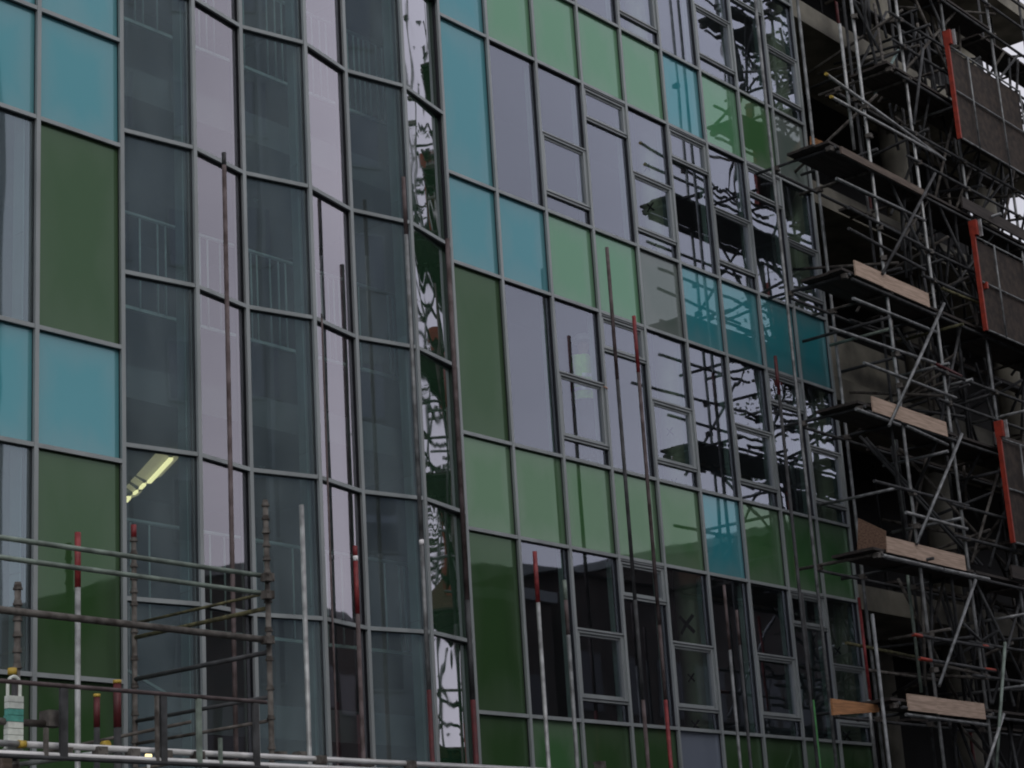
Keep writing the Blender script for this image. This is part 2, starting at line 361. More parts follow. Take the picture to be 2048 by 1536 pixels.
CAPW, CAPD = .047, .03
TOPZ = TL[-1]
for bi, key in enumerate(order):                 # mullions
    A = VP[key]
    nb = []
    if bi > 0: nb.append((A-VP[order[bi-1]]).normalized())
    if bi < len(order)-1: nb.append((VP[order[bi+1]]-A).normalized())
    dv = sum(nb, Vector((0, 0, 0))).normalized(); n = Vector((-dv.y, dv.x, 0))
    extra = .012 if key[0] == 'Z' else 0
    mo = oriented('mullion', [M['alu'], M['gasket']], A, dv, n,
                  [(-CAPW/2, CAPW/2, -CAPD/2-.003, CAPD/2, .05, TOPZ+.1, 0), (-CAPW*.36, CAPW*.36, CAPD/2+.001, .11+extra, .05, TOPZ+.1, 1),
                   (-.024, .024, .115+extra, .15, .05, TOPZ+.1, 0)], GB, .05)
for bi in range(len(order)-1):
    key = order[bi]; A = VP[key]; B = VP[order[bi+1]]; dv = (B-A).normalized(); ln = (B-A).length; n = Vector((-dv.y, dv.x, 0))
    zig = key in ('L1', 'Z1', 'Z2', 'Z3', 'Z4', 'Z5')
    lv = UL if zig else TL
    s0, s1 = CAPW*.36+.002, ln-CAPW*.36-.002
    for li, z in enumerate(lv):                  # transoms
        oriented('transom', [M['alu'], M['gasket']], A, dv, n,
                 [(CAPW/2+.001, ln-CAPW/2-.001, -CAPD/2+.001, CAPD/2, z-.021, z+.021, 0),
                  (CAPW/2+.001, ln-CAPW/2-.001, CAPD/2+.001, .10, z-.018, z+.018, 1)], GB, z)
    for li in range(len(lv)-1):
        z0, z1 = lv[li]+.020, lv[li+1]-.020
        c = colour(key, li) if not zig else ('strip' if key == 'Z5' else None)
        if c:
            cpanel(A, dv, s0, s1, z0, z1, CG[c], GB, tilt=(.055 if c == 'strip' else random.uniform(-.002, .002)))
            continue
        i = int(key[1]) if key[0] == 'M' else -1
        gm = V_GB if (key[0] == 'L' or key in ('Z2', 'Z4')) else (V_GZ if zig else V_GL)
        if i >= 6: gm = V_GL2
        if i in (2, 4, 6, 8) and li in (2, 4, 6, 8, 10):
            h = lv[li+1]-lv[li]; a, b = lv[li+1]-.885*h, lv[li+1]-.465*h
            pane(A, dv, s0, s1, z0, a-.002, gm, GB); pane(A, dv, s0, s1, b+.002, z1, gm, GB)
            casement(A, dv, s0, s1, a, b, GB, gm)
        elif (i in (3, 7) or (i == 5 and li in (6, 10))) and li in (2, 4, 6, 8, 10):
            h = lv[li+1]-lv[li]; a = lv[li+1]-.25*h
            pane(A, dv, s0, s1, z0, a-.002, gm, GB)
            casement(A, dv, s0, s1, a, z1, GB, gm)
        else:
            pane(A, dv, s0, s1, z0, z1, gm, GB, tilt=random.uniform(-.0025, .0025))
# interior: floors, back wall, columns, balustrades
X0, X1 = VP['L-3'].x+.05, VP['M9'].x-.1
YI = YF+.32
floors = [Tz['T3']-ST*k for k in (-2, -1, 0, 1)] + [.12]
floors = [Tz['T3']+2*ST, Tz['T3']+ST, Tz['T3'], Tz['T3']-ST, .12]
for z in floors:
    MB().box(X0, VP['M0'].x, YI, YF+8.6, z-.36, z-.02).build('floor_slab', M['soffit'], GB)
    MB().box(VP['M0'].x+.004, X1, YI, YF+8.6, z-.36, z-.02).build('floor_slab', M['black'], GB)  # same slab in near black, room shade put into its colour
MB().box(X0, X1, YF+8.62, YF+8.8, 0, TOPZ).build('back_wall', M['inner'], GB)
MB().box(X0-.2, X0-.02, YF+.25, YF+8.8, 0, TOPZ).build('end_wall', M['inner'], GB)
MB().box(X1-.02, X1+.08, YF+.75, YF+8.6, 0, TOPZ).build('end_wall', M['inner'], GB)
MB().box(X0-.2, X1+.05, YF+.2, YF+8.8, TOPZ+.12, TOPZ+.5).build('roof', M['concd'], GB)
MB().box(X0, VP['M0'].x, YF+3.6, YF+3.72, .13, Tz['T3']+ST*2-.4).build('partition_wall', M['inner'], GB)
MB().box(VP['M0'].x+.1, X1-.3, YF+2.6, YF+2.72, .13, Tz['T3']+ST*2-.4).build('partition_wall', M['black'], GB)  # near black partition, coloured for the shade of the main rooms
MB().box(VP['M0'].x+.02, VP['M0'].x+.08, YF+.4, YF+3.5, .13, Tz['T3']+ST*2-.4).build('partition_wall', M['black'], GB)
def column(x, y, z0, z1, marks, parent, r=.2):
    c = MB().tube((0, 0, 0), (0, 0, z1-z0), r, 24).build('column', M['colm' if parent is GB else 'conc'], parent, origin=(x, y, z0), smooth=True)
    for zc, sz in marks:
        a0 = math.atan2(-y, -x)-.35; mb = MB()
        for sg in (1, -1):
            for k in range(6):
                t0, t1 = -1+k/3, -1+(k+1)/3
                pts = []
                for t, wv in ((t0, -.17), (t1, -.17), (t1, .17), (t0, .17)):
                    a = a0 + (t+wv*sg*-1)*sz/r; pts.append(Vector((math.cos(a)*(r+.002), math.sin(a)*(r+.002), zc-z0+sg*t*sz*1.2+wv*sz)))
                nn = Vector((math.cos(a0), math.sin(a0), 0))*.003
                mb.prism(pts, nn)
        q = mb.build('cross_mark', M['mark'], c); q.location = (0, 0, 0)
    return c
YC = YF+.42
cx = at(1388, 1300, YC).x
column(cx, YC, .12, TOPZ, [(at(1378, 1245, YC-.15).z, .10), (at(1392, 1353, YC-.15).z, .045), (at(1397, 1448, YC-.15).z, .055),
                           (at(1345, 858, YC-.15).z, .045), (at(1352, 960, YC-.15).z, .045), (at(1303, 330, YC-.15).z, .045), (at(1312, 410, YC-.15).z, .05), (at(1318, 490, YC-.15).z, .045)], GB)
cx2 = at(1690, 1350, YC).x
column(cx2, YC, .12, TOPZ, [(at(1703, 1470, YC-.15).z, .055), (at(1693, 1300, YC-.15).z, .045)], GB)
# pale teal lining boards just behind the right-hand mullion of each clear zigzag bay
for a, b in (('L1', 'Z1'), ('Z2', 'Z3'), ('Z4', 'Z5'), ('L-1', 'L0')):
    A, B = VP[a], VP[b]; dv = (B-A).normalized(); n = Vector((-dv.y, dv.x, 0)); ln = (B-A).length
    z = .3
    while z < TOPZ-.5:
        h = ST/2
        oriented('lining_board', M['teal'], A, dv, n, [(ln-.09, ln-.075, .10, .25, z, min(z+h-.01, TOPZ))], GB, z); z += h
for i in range(1, 9):
    A, B = VP['M%d' % i], VP['M%d' % (i+1)]; dv = (B-A).normalized(); n = Vector((0, 1, 0)); ln = (B-A).length
    for li in (2, 4, 6, 8, 10):
        oriented('lining_board', M['teal'], A, dv, n, [(ln-.05, ln-.036, .10, .165, TL[li]+.05, TL[li+1]-.05)], GB, TL[li])
# balustrades of the stair behind the zigzag
YB = YF+.62
for k in range(-1, 4):
    zb = at(300, 622, YB).z - ST + ST*k
    if zb < .2 or zb > TOPZ-1.2: continue
    x = VP['L1'].x+.1
    xe = VP['M0'].x-.2
    MB().tube((x, YB, zb+1.02), (xe, YB, zb+1.02), .022, 8).build('handrail', M['rod'], GB, smooth=True)
    MB().box(x, xe, YB+.03, YB+.07, zb-.02, zb+.015).build('stair_edge', M['rod'], GB)
    MB().prism([(x, YB+.9, zb+.2), (xe-1.5, YB+.9, zb-1.1), (xe-1.5, YB+.9, zb-1.13), (x, YB+.9, zb+.17)], (0, .05, 0)).build('stair_edge', M['rod'], GB)
    rod = MB().tube((0, 0, 0), (0, 0, 1.0), .011, 6).mesh('baluster', M['rod'], True)
    while x < xe:
        if random.random() < .72: link_mesh('baluster', rod, (x, YB, zb), GB)
        x += random.choice((.09, .11, .13, .24))

# ceiling lights inside the bay
zc = at(300, 905, YF).z + .55
p1, p2 = atz(342, 915, zc), atz(298, 962, zc)
T_LAMP = lamp_mat('lit fluorescent tube', (1, .86, .42), 1.7); T_DIM = lamp_mat('lit reflector', (1, .84, .45), .30)
def striplight(pa, pb, wd, label):
    pa, pb = Vector(pa), Vector(pb)
    e = empty('ceiling_light', (pa+pb)/2, label, 'ceiling light', 'lit ceiling lights in the bay')
    d = (pb-pa).normalized(); s = Vector((-d.y, d.x, 0))
    MB().prism([pa+s*wd*.16, pb+s*wd*.16, pb-s*wd*.16, pa-s*wd*.16], (0, 0, -.03)).build('tube', T_LAMP, e)
    for sg in (1, -1):
        MB().prism([pa+s*sg*wd*.18+Vector((0,0,.005)), pb+s*sg*wd*.18+Vector((0,0,.005)), pb+s*sg*wd*.95+Vector((0,0,.06)), pa+s*sg*wd*.95+Vector((0,0,.06))], (0, 0, .012)).build('reflector', T_DIM, e)
    MB().prism([pa+s*wd, pb+s*wd, pb-s*wd, pa-s*wd], (0, 0, .05)).build('housing', M['soffit'], e).location.z += .085
    return e
striplight(p1, p2, .15, 'longest lit yellow strip light seen through clear glass of the zigzag bay')
striplight(atz(289, 966, zc), atz(281, 974, zc), .12, 'short lit lamp just below the long yellow strip light')
striplight(atz(274, 980, zc), atz(268, 985, zc), .10, 'tiny lit lamp between two short yellow lamps')
striplight(atz(258, 992, zc), atz(251, 1000, zc), .16, 'lowest lit yellow lamp, close to the mullion')

# ------------------------------------------------------------------ unfinished concrete building on the right
CB = empty('unfinished_building', (29, YF+.1, 0), 'unfinished dark concrete frame building behind the tall scaffolding', 'building')
CX0, CX1 = VP['M9'].x+.12, 41.0
YB0 = YF+.12
slabs = []
for k in range(-3, 3):
    zb = Tz['T0']-.08+ST*k+.04
    if zb < .3: zb = .3
    xe = CX1 if k < 1 else (36.7 if k == 1 else 36.6)
    slabs.append(zb)
    MB().box(CX0, xe, YB0, YB0+9, zb, zb+.34).build('floor_slab', [M['conc']], CB)
    MB().box(CX0, xe, YB0-.03, YB0-.002, zb-.02, zb+.36).build('edge_beam', [M['conc']], CB)
    # near black sheets under the slabs and walls behind, shade put into colour
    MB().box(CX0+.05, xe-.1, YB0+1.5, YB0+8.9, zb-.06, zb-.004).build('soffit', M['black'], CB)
    h = ST-.36
    xw = CX1 if k < 0 else (at(2026, 335, YB0+2.3).x if k == 0 else at(1968, 140, YB0+2.3).x)
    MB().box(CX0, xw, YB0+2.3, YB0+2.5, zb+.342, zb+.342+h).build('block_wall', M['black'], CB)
MB().box(CX0, 28.6, YB0+.04, YB0+.09, Tz['T2']-.05, Tz['T1']-.1).build('insulation_board', M['conc'], CB)
for px, py in ((1915, 1330), (2035, 900)):
    x = at(px, py, YB0+.9).x
    for z in slabs[:-1]:
        column(x, YB0+.9, z+.345, z+ST-.005, [], CB, .24)
column(at(1765, 1350, YB0+1.6).x, YB0+1.6, slabs[0]+.345, slabs[1]-.005, [], CB, .2)
# steel props between the slabs
random.seed(3)
pid = 0
for li, z in enumerate(slabs[:-1]):
    for j in range(6):
        x = CX0+.7+j*1.7+random.uniform(-.3, .3); y = YB0+random.choice((.45, 1.1, 1.7))
        if x > 36: continue
        top = slabs[li+1]-z-.345
        e = empty('steel_prop', (x, y, z+.342), 'thin dark adjustable steel prop standing between the concrete floors', 'prop', 'steel props under the concrete floors')
        m_ = random.choice((M['galvd'], M['rust'], M['dred']))
        MB().tube((0, 0, .01), (0, 0, top*.55), .03, 8).build('outer_tube', m_, e, origin=(x, y, z+.342), smooth=True)
        MB().tube((0, 0, top*.55), (0, 0, top-.012), .024, 8).build('inner_tube', M['galvd'], e, origin=(x, y, z+.342), smooth=True)
        MB().box(-.07, .07, -.07, .07, 0, .01).build('foot_plate', m_, e, origin=(x, y, z+.342))

# ------------------------------------------------------------------ tall scaffolding on the right
YO, YN = 12.8, 13.75
SR = empty('scaffolding', (29, YO, 0), 'tall dark scaffolding with plywood toe boards in front of the unfinished building', 'scaffolding')
coup = MB().box(-.045, .045, -.04, .04, -.035, .035).tube((.03, -.05, -.02), (.03, .06, -.02), .011, 6).tube((-.03, -.05, .02), (-.03, .06, .02), .011, 6).mesh('coupler', M['rust'])
ncoup = 0
def coupler(p, parent):
    global ncoup
    if ncoup >= 290: return
    ncoup += 1
    link_mesh('coupler', coup, p, parent, Matrix.Rotation(random.uniform(-.5, .5), 4, 'Z').to_quaternion())
def stdr(px, py, Y, ytop=None, ybot=None, m='galv', parent=SR, r=.0242, name='standard', ztop=None):
    p = at(px, py, Y)
    def zat(yy):   # height of the vertical line at picture row yy
        a = p.z; lo, hi = -5.0, 40.0
        for _ in range(40):
            mid = (lo+hi)/2; v = Vector((p.x, Y, mid-EYE)); y_ = 768-F_PX*(v.dot(up))/v.dot(fw)
            if y_ > yy: lo = mid
            else: hi = mid
        return (lo+hi)/2
    zt = ztop if ztop else (zat(ytop) if ytop is not None else 20.5)
    zb = zat(ybot) if ybot is not None else .02
    tubeobj(name, (p.x+random.uniform(-.01, .01), Y, zb), (p.x, Y, zt), M[m], parent, r)
    return p.x, zb, zt
def ledger(a, b, Y, m='galv', name='ledger', ends=None, parent=SR, r=.0242):
    p = at(a[0], a[1], Y); q = at(b[0], b[1], Y)
    d = (q-p).normalized()
    tubeobj(name, p, q, M[m], parent, r)
    if ends:
        for pt, s in ((p, -1), (q, 1)):
            if (s < 0 and 'a' in ends) or (s > 0 and 'b' in ends):
                tubeobj('end_cap', pt-d*.004*1+d*s*.0, pt+d*s*.05, M[ends[-1] if ends[-1] in M else 'yellow'], parent, r*1.12)
    return p, q
def diag(a, Ya, b, Yb, m='galv', name='brace', parent=SR, r=.0242):
    return tubeobj(name, at(a[0], a[1], Ya), at(b[0], b[1], Yb), M[m], parent, r)
lifts = [v*.8+EYE for v in (13.8, 11.35, 8.9, 6.3, 3.75)]      # underside of each deck, top to bottom
lifts = [lifts[0]+3.96, lifts[0]+1.98] + lifts + [lifts[-1]-1.98]
XS = []
for px, py, m in ((1795, 768, 'galvb'), (1890, 768, 'galvb'), (1984, 768, 'galv'), (2007, 250, 'galv')):
    XS.append(stdr(px, py, YO, m=m)[0])
for x in (31.7, 33.6, 35.5, 37.4, 39.3):
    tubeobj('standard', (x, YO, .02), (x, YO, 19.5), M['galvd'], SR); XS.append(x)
# inner row
for x in XS + [XS[0]-1.3]:
    zt = 19.8 if x > CX0 else lifts[0]
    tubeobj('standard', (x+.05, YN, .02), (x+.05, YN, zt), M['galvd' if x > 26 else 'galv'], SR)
XIN = XS[0]-1.25
# short posts standing on the decks at the open end
stdr(1679, 48, YO, 48, 300, 'galvb'); 
stdr(1745, 1235, YO, 1228, None, 'galv')
stdr(1718, 1201, YN-.15, 1195, 1400, 'red', r=.022)
stdr(1737, 1400, YN-.15, 1400, 1536, 'galvb')
# decks
DX0 = 23.5
for li, z in enumerate(lifts):
    x0 = DX0 if li > 1 else DX0+2.2
    yb0 = 12.75
    nb_ = 4 if True else 5
    y = yb0
    segs = [(x0, XS[1]+.12), (XS[1]+.13, XS[3]-.1), (XS[3]-.09, 33.4), (33.41, 36.3), (36.32, 40.2)] if li > 1 else [(x0, XS[1]+.12), (XS[1]+.13, XS[3]-.1), (XS[3]-.09, 33.2), (33.21, 36.3)]
    for k in range(3):
        for (a, b) in segs:
            if li < 2 and random.random() < .25: continue
            MB().box(0, b-a-random.uniform(0, .05), 0, .222, 0, .038).build('board', M['plank'], SR, origin=(a+random.uniform(-.03, .03) if a == x0 else a, y, z))
        y += .23
    if z > 3.5: MB().box(0, 6.2, 0, .222, 0, .038).build('board', M['plank'], SR, origin=(XS[1]-.3, YN+.12, z))
    # supporting transoms (across) and ledgers (along)
    for x in [x0+.12] + XS[:] :
        if li < 2 and x < x0: continue
        MB().tube((0, -.07, 0), (0, YN-YO+.35, 0), .0242, 8).build('transom', M['rust' if random.random() < .5 else 'galvd'], SR, origin=(x+.06, YO, z-.028), smooth=True)
        coupler((x+.0, YO-.01, z-.06), SR); coupler((x+.05, YN-.01, z-.06), SR)
    for Y in (YO-.05, YN+.05):
        MB().tube((0, 0, 0), (36.2-x0-.3, 0, 0), .0242, 8).build('ledger', M['galvd'], SR, origin=(x0+.25, Y, z-.08), smooth=True)
    for hgt in (.5, .98):
        tubeobj('guard_rail', (XS[1]-.4, YO-.05, z+hgt), (36.0, YO-.05, z+hgt+.03), M['galvd'], SR)
        for x in XS: coupler((x, YO-.03, z+hgt), SR)
    # boards seen from below further along: toe board
    if li >= 1:
        MB().box(0, 35.8-XS[1]-1.4, 0, .03, 0, .2).build('toe_board', M['plank'], SR, origin=(XS[1]+1.2, YO-.12, z+.04))
# pale plywood toe boards at the open end of four decks
for (a, b, zt, zb_, m) in ((( 1709, 520), (1860, 610), 551, 0, 'ply'), ((1744, 792), (1896, 872), 0, 0, 'ply'), ((1772, 1072), (1933, 1140), 0, 0, 'ply'), ((1815, 1387), (1973, 1442), 0, 0, 'ply')):
    Y = YO-.09
    p = at(a[0], a[1], Y); q = at(b[0], b[1], Y)
    z1 = p.z; sec = p.x + (q.x-p.x)*.36
    MB().box(0, sec-p.x-.004, 0, .025, -.225, 0).build('toe_board', M[m], SR, origin=(p.x, Y, z1))
    MB().box(0, q.x-sec, 0, .025, -.225, 0).build('toe_board', M[m], SR, origin=(sec, Y+.002, z1-.006))
p = at(1682, 292, YO-.1); q = at(1850, 383, YO-.1)
MB().box(0, q.x-p.x, 0, .03, -.11, 0).build('toe_board', M['timber'], SR, origin=p)
# leaning plywood on the fourth deck, orange brown board at the fifth
X_ = at(1772, 1072, YO-.09).x-.02
MB().prism([atx(x, y, X_) for x, y in ((1714, 1112), (1771, 1098), (1771, 1062), (1716, 1036))], (.02, 0, 0)).build('plywood_sheet', M['ply3'], SR)
MB().prism([at(x, y, 13.05) for x, y in ((1664, 1397), (1759, 1410), (1759, 1424), (1667, 1430))], (0, .03, 0)).build('loose_board', M['ply2'], SR)
X_ = VP['M9'].x+.06
MB().prism([atx(x, y, X_) for x, y in ((1620, 272), (1655, 287), (1657, 300), (1620, 310))], (.03, 0, 0)).build('plywood_sheet', M['ply2'], SR)
# ledgers and guard rails at the open end, as seen
for a, b, m, e in (((1655, 150), (1890, 320), 'galvb', 'a'), ((1665, 195), (1875, 309), 'galvb', 'a'),
                   ((1673, 357), (1850, 441), 'galv', 0), ((1697, 415), (1845, 492), 'galvd', 0), ((1697, 457), (1850, 540), 'galvd', 0),
                   ((1706, 597), (1872, 664), 'galv', 0), ((1658, 655), (1870, 726), 'galv', 0), ((1870, 727), (1922, 752), 'dred', 0),
                   ((1728, 726), (1912, 796), 'galv', 0), ((1712, 818), (1800, 850), 'galv', 0), ((1812, 852), (1895, 890), 'galv', 0),
                   ((1748, 962), (1937, 1012), 'galvd', 0), ((1812, 1025), (1934, 1058), 'galvb', 0),
                   ((1766, 1111), (1885, 1138), 'galvb', 0), ((1888, 1139), (1978, 1158), 'galvb', 0),
                   ((1826, 1269), (1985, 1296), 'galvd', 0), ((1839, 1317), (1990, 1342), 'galvd', 0),
                   ((1812, 1429), (1975, 1450), 'galv', 0),
                   ((1884, 577), (2048, 642), 'moss', 0)):
    ledger(a, b, YO-.055, m, ends=e or None)
for a, b in (((1826, 1269), (1843, 1272)), ((1839, 1317), (1862, 1321)), ((1963, 1291), (1975, 1293)), ((1970, 1338), (1990, 1341))):
    p = at(a[0], a[1], YO-.055); q = at(b[0], b[1], YO-.055)
    tubeobj('painted_end', p, q, M['orange'], SR, .0262)
for a, b, m in (((1692, 1286), (1850, 1318), 'moss'), ((1735, 1340), (1875, 1360), 'rust'), ((1700, 640), (1790, 670), 'galvd')):
    ledger(a, b, YN-.08, m)
# across tubes (towards the building)
for (px, py, o_, i_, m) in ((1830, 60, .6, .2, 'galvd'), (1902, 215, .3, .3, 'galv'), (1977, 435, .5, .4, 'galv'), (1900, 655, .5, .5, 'moss'), (1885, 730, .25, .4, 'galv'),
                            (1932, 762, .25, .3, 'galv'), (2048, 822, .3, .6, 'galvb'), (1885, 905, .2, .6, 'galv'), (1800, 975, .0, .9, 'galv'), (1990, 945, .3, .3, 'galvd'),
                            (1790, 655, -.1, .7, 'green'), (1810, 710, -.1, .7, 'galvd'), (1890, 1260, .2, .5, 'rust'), (2040, 1230, .3, .7, 'galvb'), (1850, 1120, .3, .2, 'galvd'), (1760, 640, .3, .9, 'galvd'),
                            (1750, 300, .1, .9, 'galvd'), (1905, 1040, .3, .6, 'galv'), (2045, 1372, .1, .7, 'galv')):
    p = at(px, py, YO-.06)
    tubeobj('transom', p-Vector((0, o_*.45, 0)), p+Vector((0, i_+.4, 0)), M[m], SR)
    coupler(p, SR)
# braces
for a, b, m in (((1888, 607), (1778, 852), 'galv'), ((1924, 868), (1833, 1088), 'galv'), ((1951, 1160), (1878, 1372), 'galv'), ((2007, 1428), (1970, 1545), 'galvb'),
                ((1870, 347), (1765, 548), 'galvd'), ((1846, 97), (1828, 250), 'galvd'), ((1924, 1245), (1960, 1280), 'galvd'), ((2010, 1285), (1992, 1545), 'green')):
    diag(a, YO-.11, b, YO-.11, m)
diag((1797, 100), YO+.3, (1749, 190), YO+.6, 'teal'); diag((1870, 640), YN, (1960, 900), YN, 'galvd')
for px, py, y0_, y1_, m in ((1815, 1150, 1150, 1385, 'green'), (1782, 640, 640, 830, 'rust'), (1868, 440, 330, 660, 'galvd'), (1930, 770, 700, 880, 'galvd'),
                         (1795, 950, 880, 1030, 'green'), (1820, 540, 470, 590, 'galvd'), (1942, 560, 420, 680, 'galvd')):
    stdr(px, py, YN-.2, y0_, y1_, m, name='short_tube')
random.seed(11)
for k in range(280):   # ties, puncheons and braces deep in the scaffold
    x = random.triangular(24.95, 35.5, 27.0); li = random.randrange(0, 7); z = lifts[li]
    t = random.random()
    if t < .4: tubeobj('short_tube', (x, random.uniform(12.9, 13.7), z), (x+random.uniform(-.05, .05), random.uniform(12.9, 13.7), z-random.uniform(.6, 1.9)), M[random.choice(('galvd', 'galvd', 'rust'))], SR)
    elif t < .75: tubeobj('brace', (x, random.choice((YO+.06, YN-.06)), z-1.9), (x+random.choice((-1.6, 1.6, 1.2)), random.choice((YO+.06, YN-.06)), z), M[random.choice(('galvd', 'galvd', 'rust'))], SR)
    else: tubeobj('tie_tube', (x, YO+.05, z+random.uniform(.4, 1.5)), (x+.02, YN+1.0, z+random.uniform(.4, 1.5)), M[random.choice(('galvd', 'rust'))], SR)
for px, py in ((1855, 500), (1868, 600), (1800, 640), (1785, 760), (1771, 572), (1762, 480), (1745, 232), (1818, 290), (1842, 380), (1832, 390), (1905, 890), (1935, 1060), (1925, 1150), (1835, 1060),
               (1818, 905), (1800, 835), (1812, 974), (1861, 1270), (1867, 1320), (1876, 1380), (1963, 1290), (1957, 1265), (1977, 1470), (1893, 740), (1887, 795), (1935, 1010), (1927, 930), (1790, 220)):
    coupler(at(px, py, YO-.05), SR)

# orange edged hoist gates
def gate(px, py, hgt_px, label, xl=2.6):
    Y = YO-.28
    p = at(px, py, Y); q = at(px+.1*hgt_px, py+hgt_px, Y); h = p.z-q.z; x = q.x
    e = empty('hoist_gate', (x, Y, q.z), label, 'gate', 'orange edged hoist gates on the scaffolding')
    MB().box(0, .07, -.07, .06, h-.25, h).build('head_box', M['orange'], e, origin=(x, Y, q.z))
    MB().box(.075, .10, -.12, -.06, h-.27, h+.01).build('head_plate', M['galvb'], e, origin=(x, Y, q.z))
    MB().box(0, .04, -.02, .05, 0, h-.252).build('orange_post', M['orange'], e, origin=(x, Y, q.z))
    MB().box(.045, xl, .01, .03, .02, h-.30).build('mesh_panel', M['mesh'], e, origin=(x, Y, q.z))
    for zz in (h-.28, h*.44, .0):
        MB().tube((.05, -.02, zz), (xl, -.02, zz), .016, 8).build('rail', M['galv'], e, origin=(x, Y, q.z), smooth=True)
    for xx in (.62, 1.7, xl-.05):
        MB().tube((xx, -.04, 0), (xx, -.04, h-.28), .016, 8).build('stile', M['galv'], e, origin=(x, Y, q.z), smooth=True)
    return e
gate(1899, 66, 210, 'topmost orange edged hoist gate with brown mesh, near the patches of sky')
gate(1951, 445, 215, 'middle orange edged hoist gate with brown mesh between two others', 4.4)
gate(2003, 845, 240, 'lowest orange edged hoist gate with brown mesh at the right edge of the photo', 4.4)
MB().box(-.0, .05, -.06, .04, 0, .11).build('head_box', M['orange'], bpy.data.objects['hoist_gate.001'], origin=at(1968, 578, YO-.28))

# ------------------------------------------------------------------ loose tall poles before the glass front
YP = 13.9
def pole(px, py, label, segs, Y=YP, r=.0242, yb=None):
    """segs: list of (picture row where the piece ends or None, material)"""
    p = at(px, py, Y); x = p.x
    def zat(yy):
        lo, hi = -5.0, 40.0
        for _ in range(40):
            mid = (lo+hi)/2; v = Vector((x, Y, mid-EYE)); y_ = 768-F_PX*(v.dot(up))/v.dot(fw)
            if y_ > yy: lo = mid
            else: hi = mid
        return (lo+hi)/2
    zt = p.z
    e = empty('scaffold_pole', (x, Y, .01), label, 'scaffold pole', 'tall scaffold poles in front of the glass')
    bend = random.uniform(-.012, .012)
    for i, (row, m) in enumerate(segs):
        zb = zat(row) if row else .01
        nm = {'red': 'painted_end', 'dred': 'painted_end', 'yellow': 'end_cap', 'tape': 'tape_band'}.get(m, 'tube')
        rr = r*(1.06 if m in ('red', 'dred') else 1.15 if m in ('yellow', 'tape') else 1)
        tubeobj(nm, (x+bend*(zt-.01)/8, Y, zt), (x+bend*zb/8, Y, zb), M[m], e, rr)
        zt = zb
    # base plate
    MB().box(-.075, .075, -.075, .075, 0, .008).build('base_plate', M['rust'], e, origin=(x, Y, .01))
    return e
pole(446, 305, 'tall brown pole before the left lilac panes, left of the zigzag bay centre', [(330, 'galvd'), (None, 'brown')])
pole(808, 355, 'red brown pole on the left side of the green rippled strip', [(470, 'brown'), (1080, 'galv'), (1090, 'tape'), (1380, 'galv'), (None, 'dred')])
pole(895, 478, 'thick brown pole on the right side of the green rippled strip', [(1200, 'brown'), (1400, 'galvd'), (None, 'dred')], r=.028)
pole(1214, 495, 'tall dark pole crossing the pale green panel, tallest on the right hand front', [(760, 'brown'), (1200, 'galvd'), (1400, 'galvd'), (None, 'brown')])
pole(1267, 632, 'tall dark pole with a red top, right beside the tallest dark pole', [(745, 'red'), (1250, 'brown'), (1400, 'brown'), (None, 'red')])
pole(1069, 1103, 'grey pole with a red top before the dark lower window at left', [(1205, 'red'), (None, 'galvb')], Y=13.7)
pole(1129, 1160, 'grey pole with a worn brown top close to the first lower mullion', [(1200, 'green'), (1270, 'brown'), (None, 'galv')], Y=13.7)
pole(1447, 1170, 'thin brown grey pole in the lower right windows, taller of two', [(1300, 'brown'), (None, 'galv')], Y=13.7, r=.02)
pole(1472, 1220, 'thin dark grey pole in the lower right windows, shorter of two', [(1290, 'brown'), (None, 'galvd')], Y=13.7, r=.02)
pole(1604, 1186, 'grey pole with a green foot before the lower right narrow window', [(1400, 'galvd'), (None, 'gpaint')], Y=13.9, r=.02)
pole(1550, 712, 'reddish pole in front of the teal panels at right', [(790, 'dred'), (None, 'galvd')])
pole(710, 1092, 'short red topped pole with white tape before the curved mullion', [(1112, 'red'), (1122, 'tape'), (1228, 'red'), (None, 'brown')])
pole(156, 1065, 'grey pole with a long bright red top before the dark green panel', [(1175, 'red'), (None, 'galvb')], Y=12.7)
pole(603, 1010, 'bright grey galvanised pole without paint before the clear bay glass', [(None, 'galvb')], Y=12.7)
pole(194, 1388, 'short dark red pole with a yellow cap, shorter of two', [(1394, 'yellow'), (1455, 'dred'), (None, 'galvd')], Y=12.3)
pole(234, 1360, 'dark red pole with a yellow cap beside the left mullion, taller of two', [(1367, 'yellow'), (1455, 'dred'), (None, 'galvd')], Y=12.3, r=.03)
pole(643, 628, 'very thin bent dark rod hanging beside the bay mullion', [(636, 'galvd'), (None, 'brown')], r=.011, Y=14.15)

# ------------------------------------------------------------------ low system scaffold at the lower left
YLo, YLi = 12.18, 13.92
SL = empty('scaffolding', (9, YLo, 0), 'low rusty scaffolding with long horizontal rails in the lower left corner', 'scaffolding')
pc = at(530, 1003, YLo); pi = at(262, 1045, YLi)
XCOR = at(537, 1250, YLo).x
ztop = at(530, 1000, YLo).z; ztopi = at(263, 1045, YLi).z
def rosette_std(x, Y, zt, m, red=False):
    tubeobj('standard', (x, Y, .02), (x, Y, zt), M[m], SR if False else SL, .025)
    z = zt-.05
    rs = MB().tube((0, 0, -.008), (0, 0, .008), .037, 10).tube((0, 0, .009), (0, 0, .03), .030, 10).mesh('rosette', M['rust'])
    k = 0
    while z > .2:
        link_mesh('rosette', rs, (x, Y, z), SL); z -= .12 if k < 5 else .25; k += 1
    if red: tubeobj('painted_end', (x, Y, zt-.02), (x, Y, zt+.1), M['red'], SL, .027)
rosette_std(XCOR, YLo, ztop, 'rust')
rosette_std(XCOR-.02, YLi, ztopi-.12, 'rust', True)
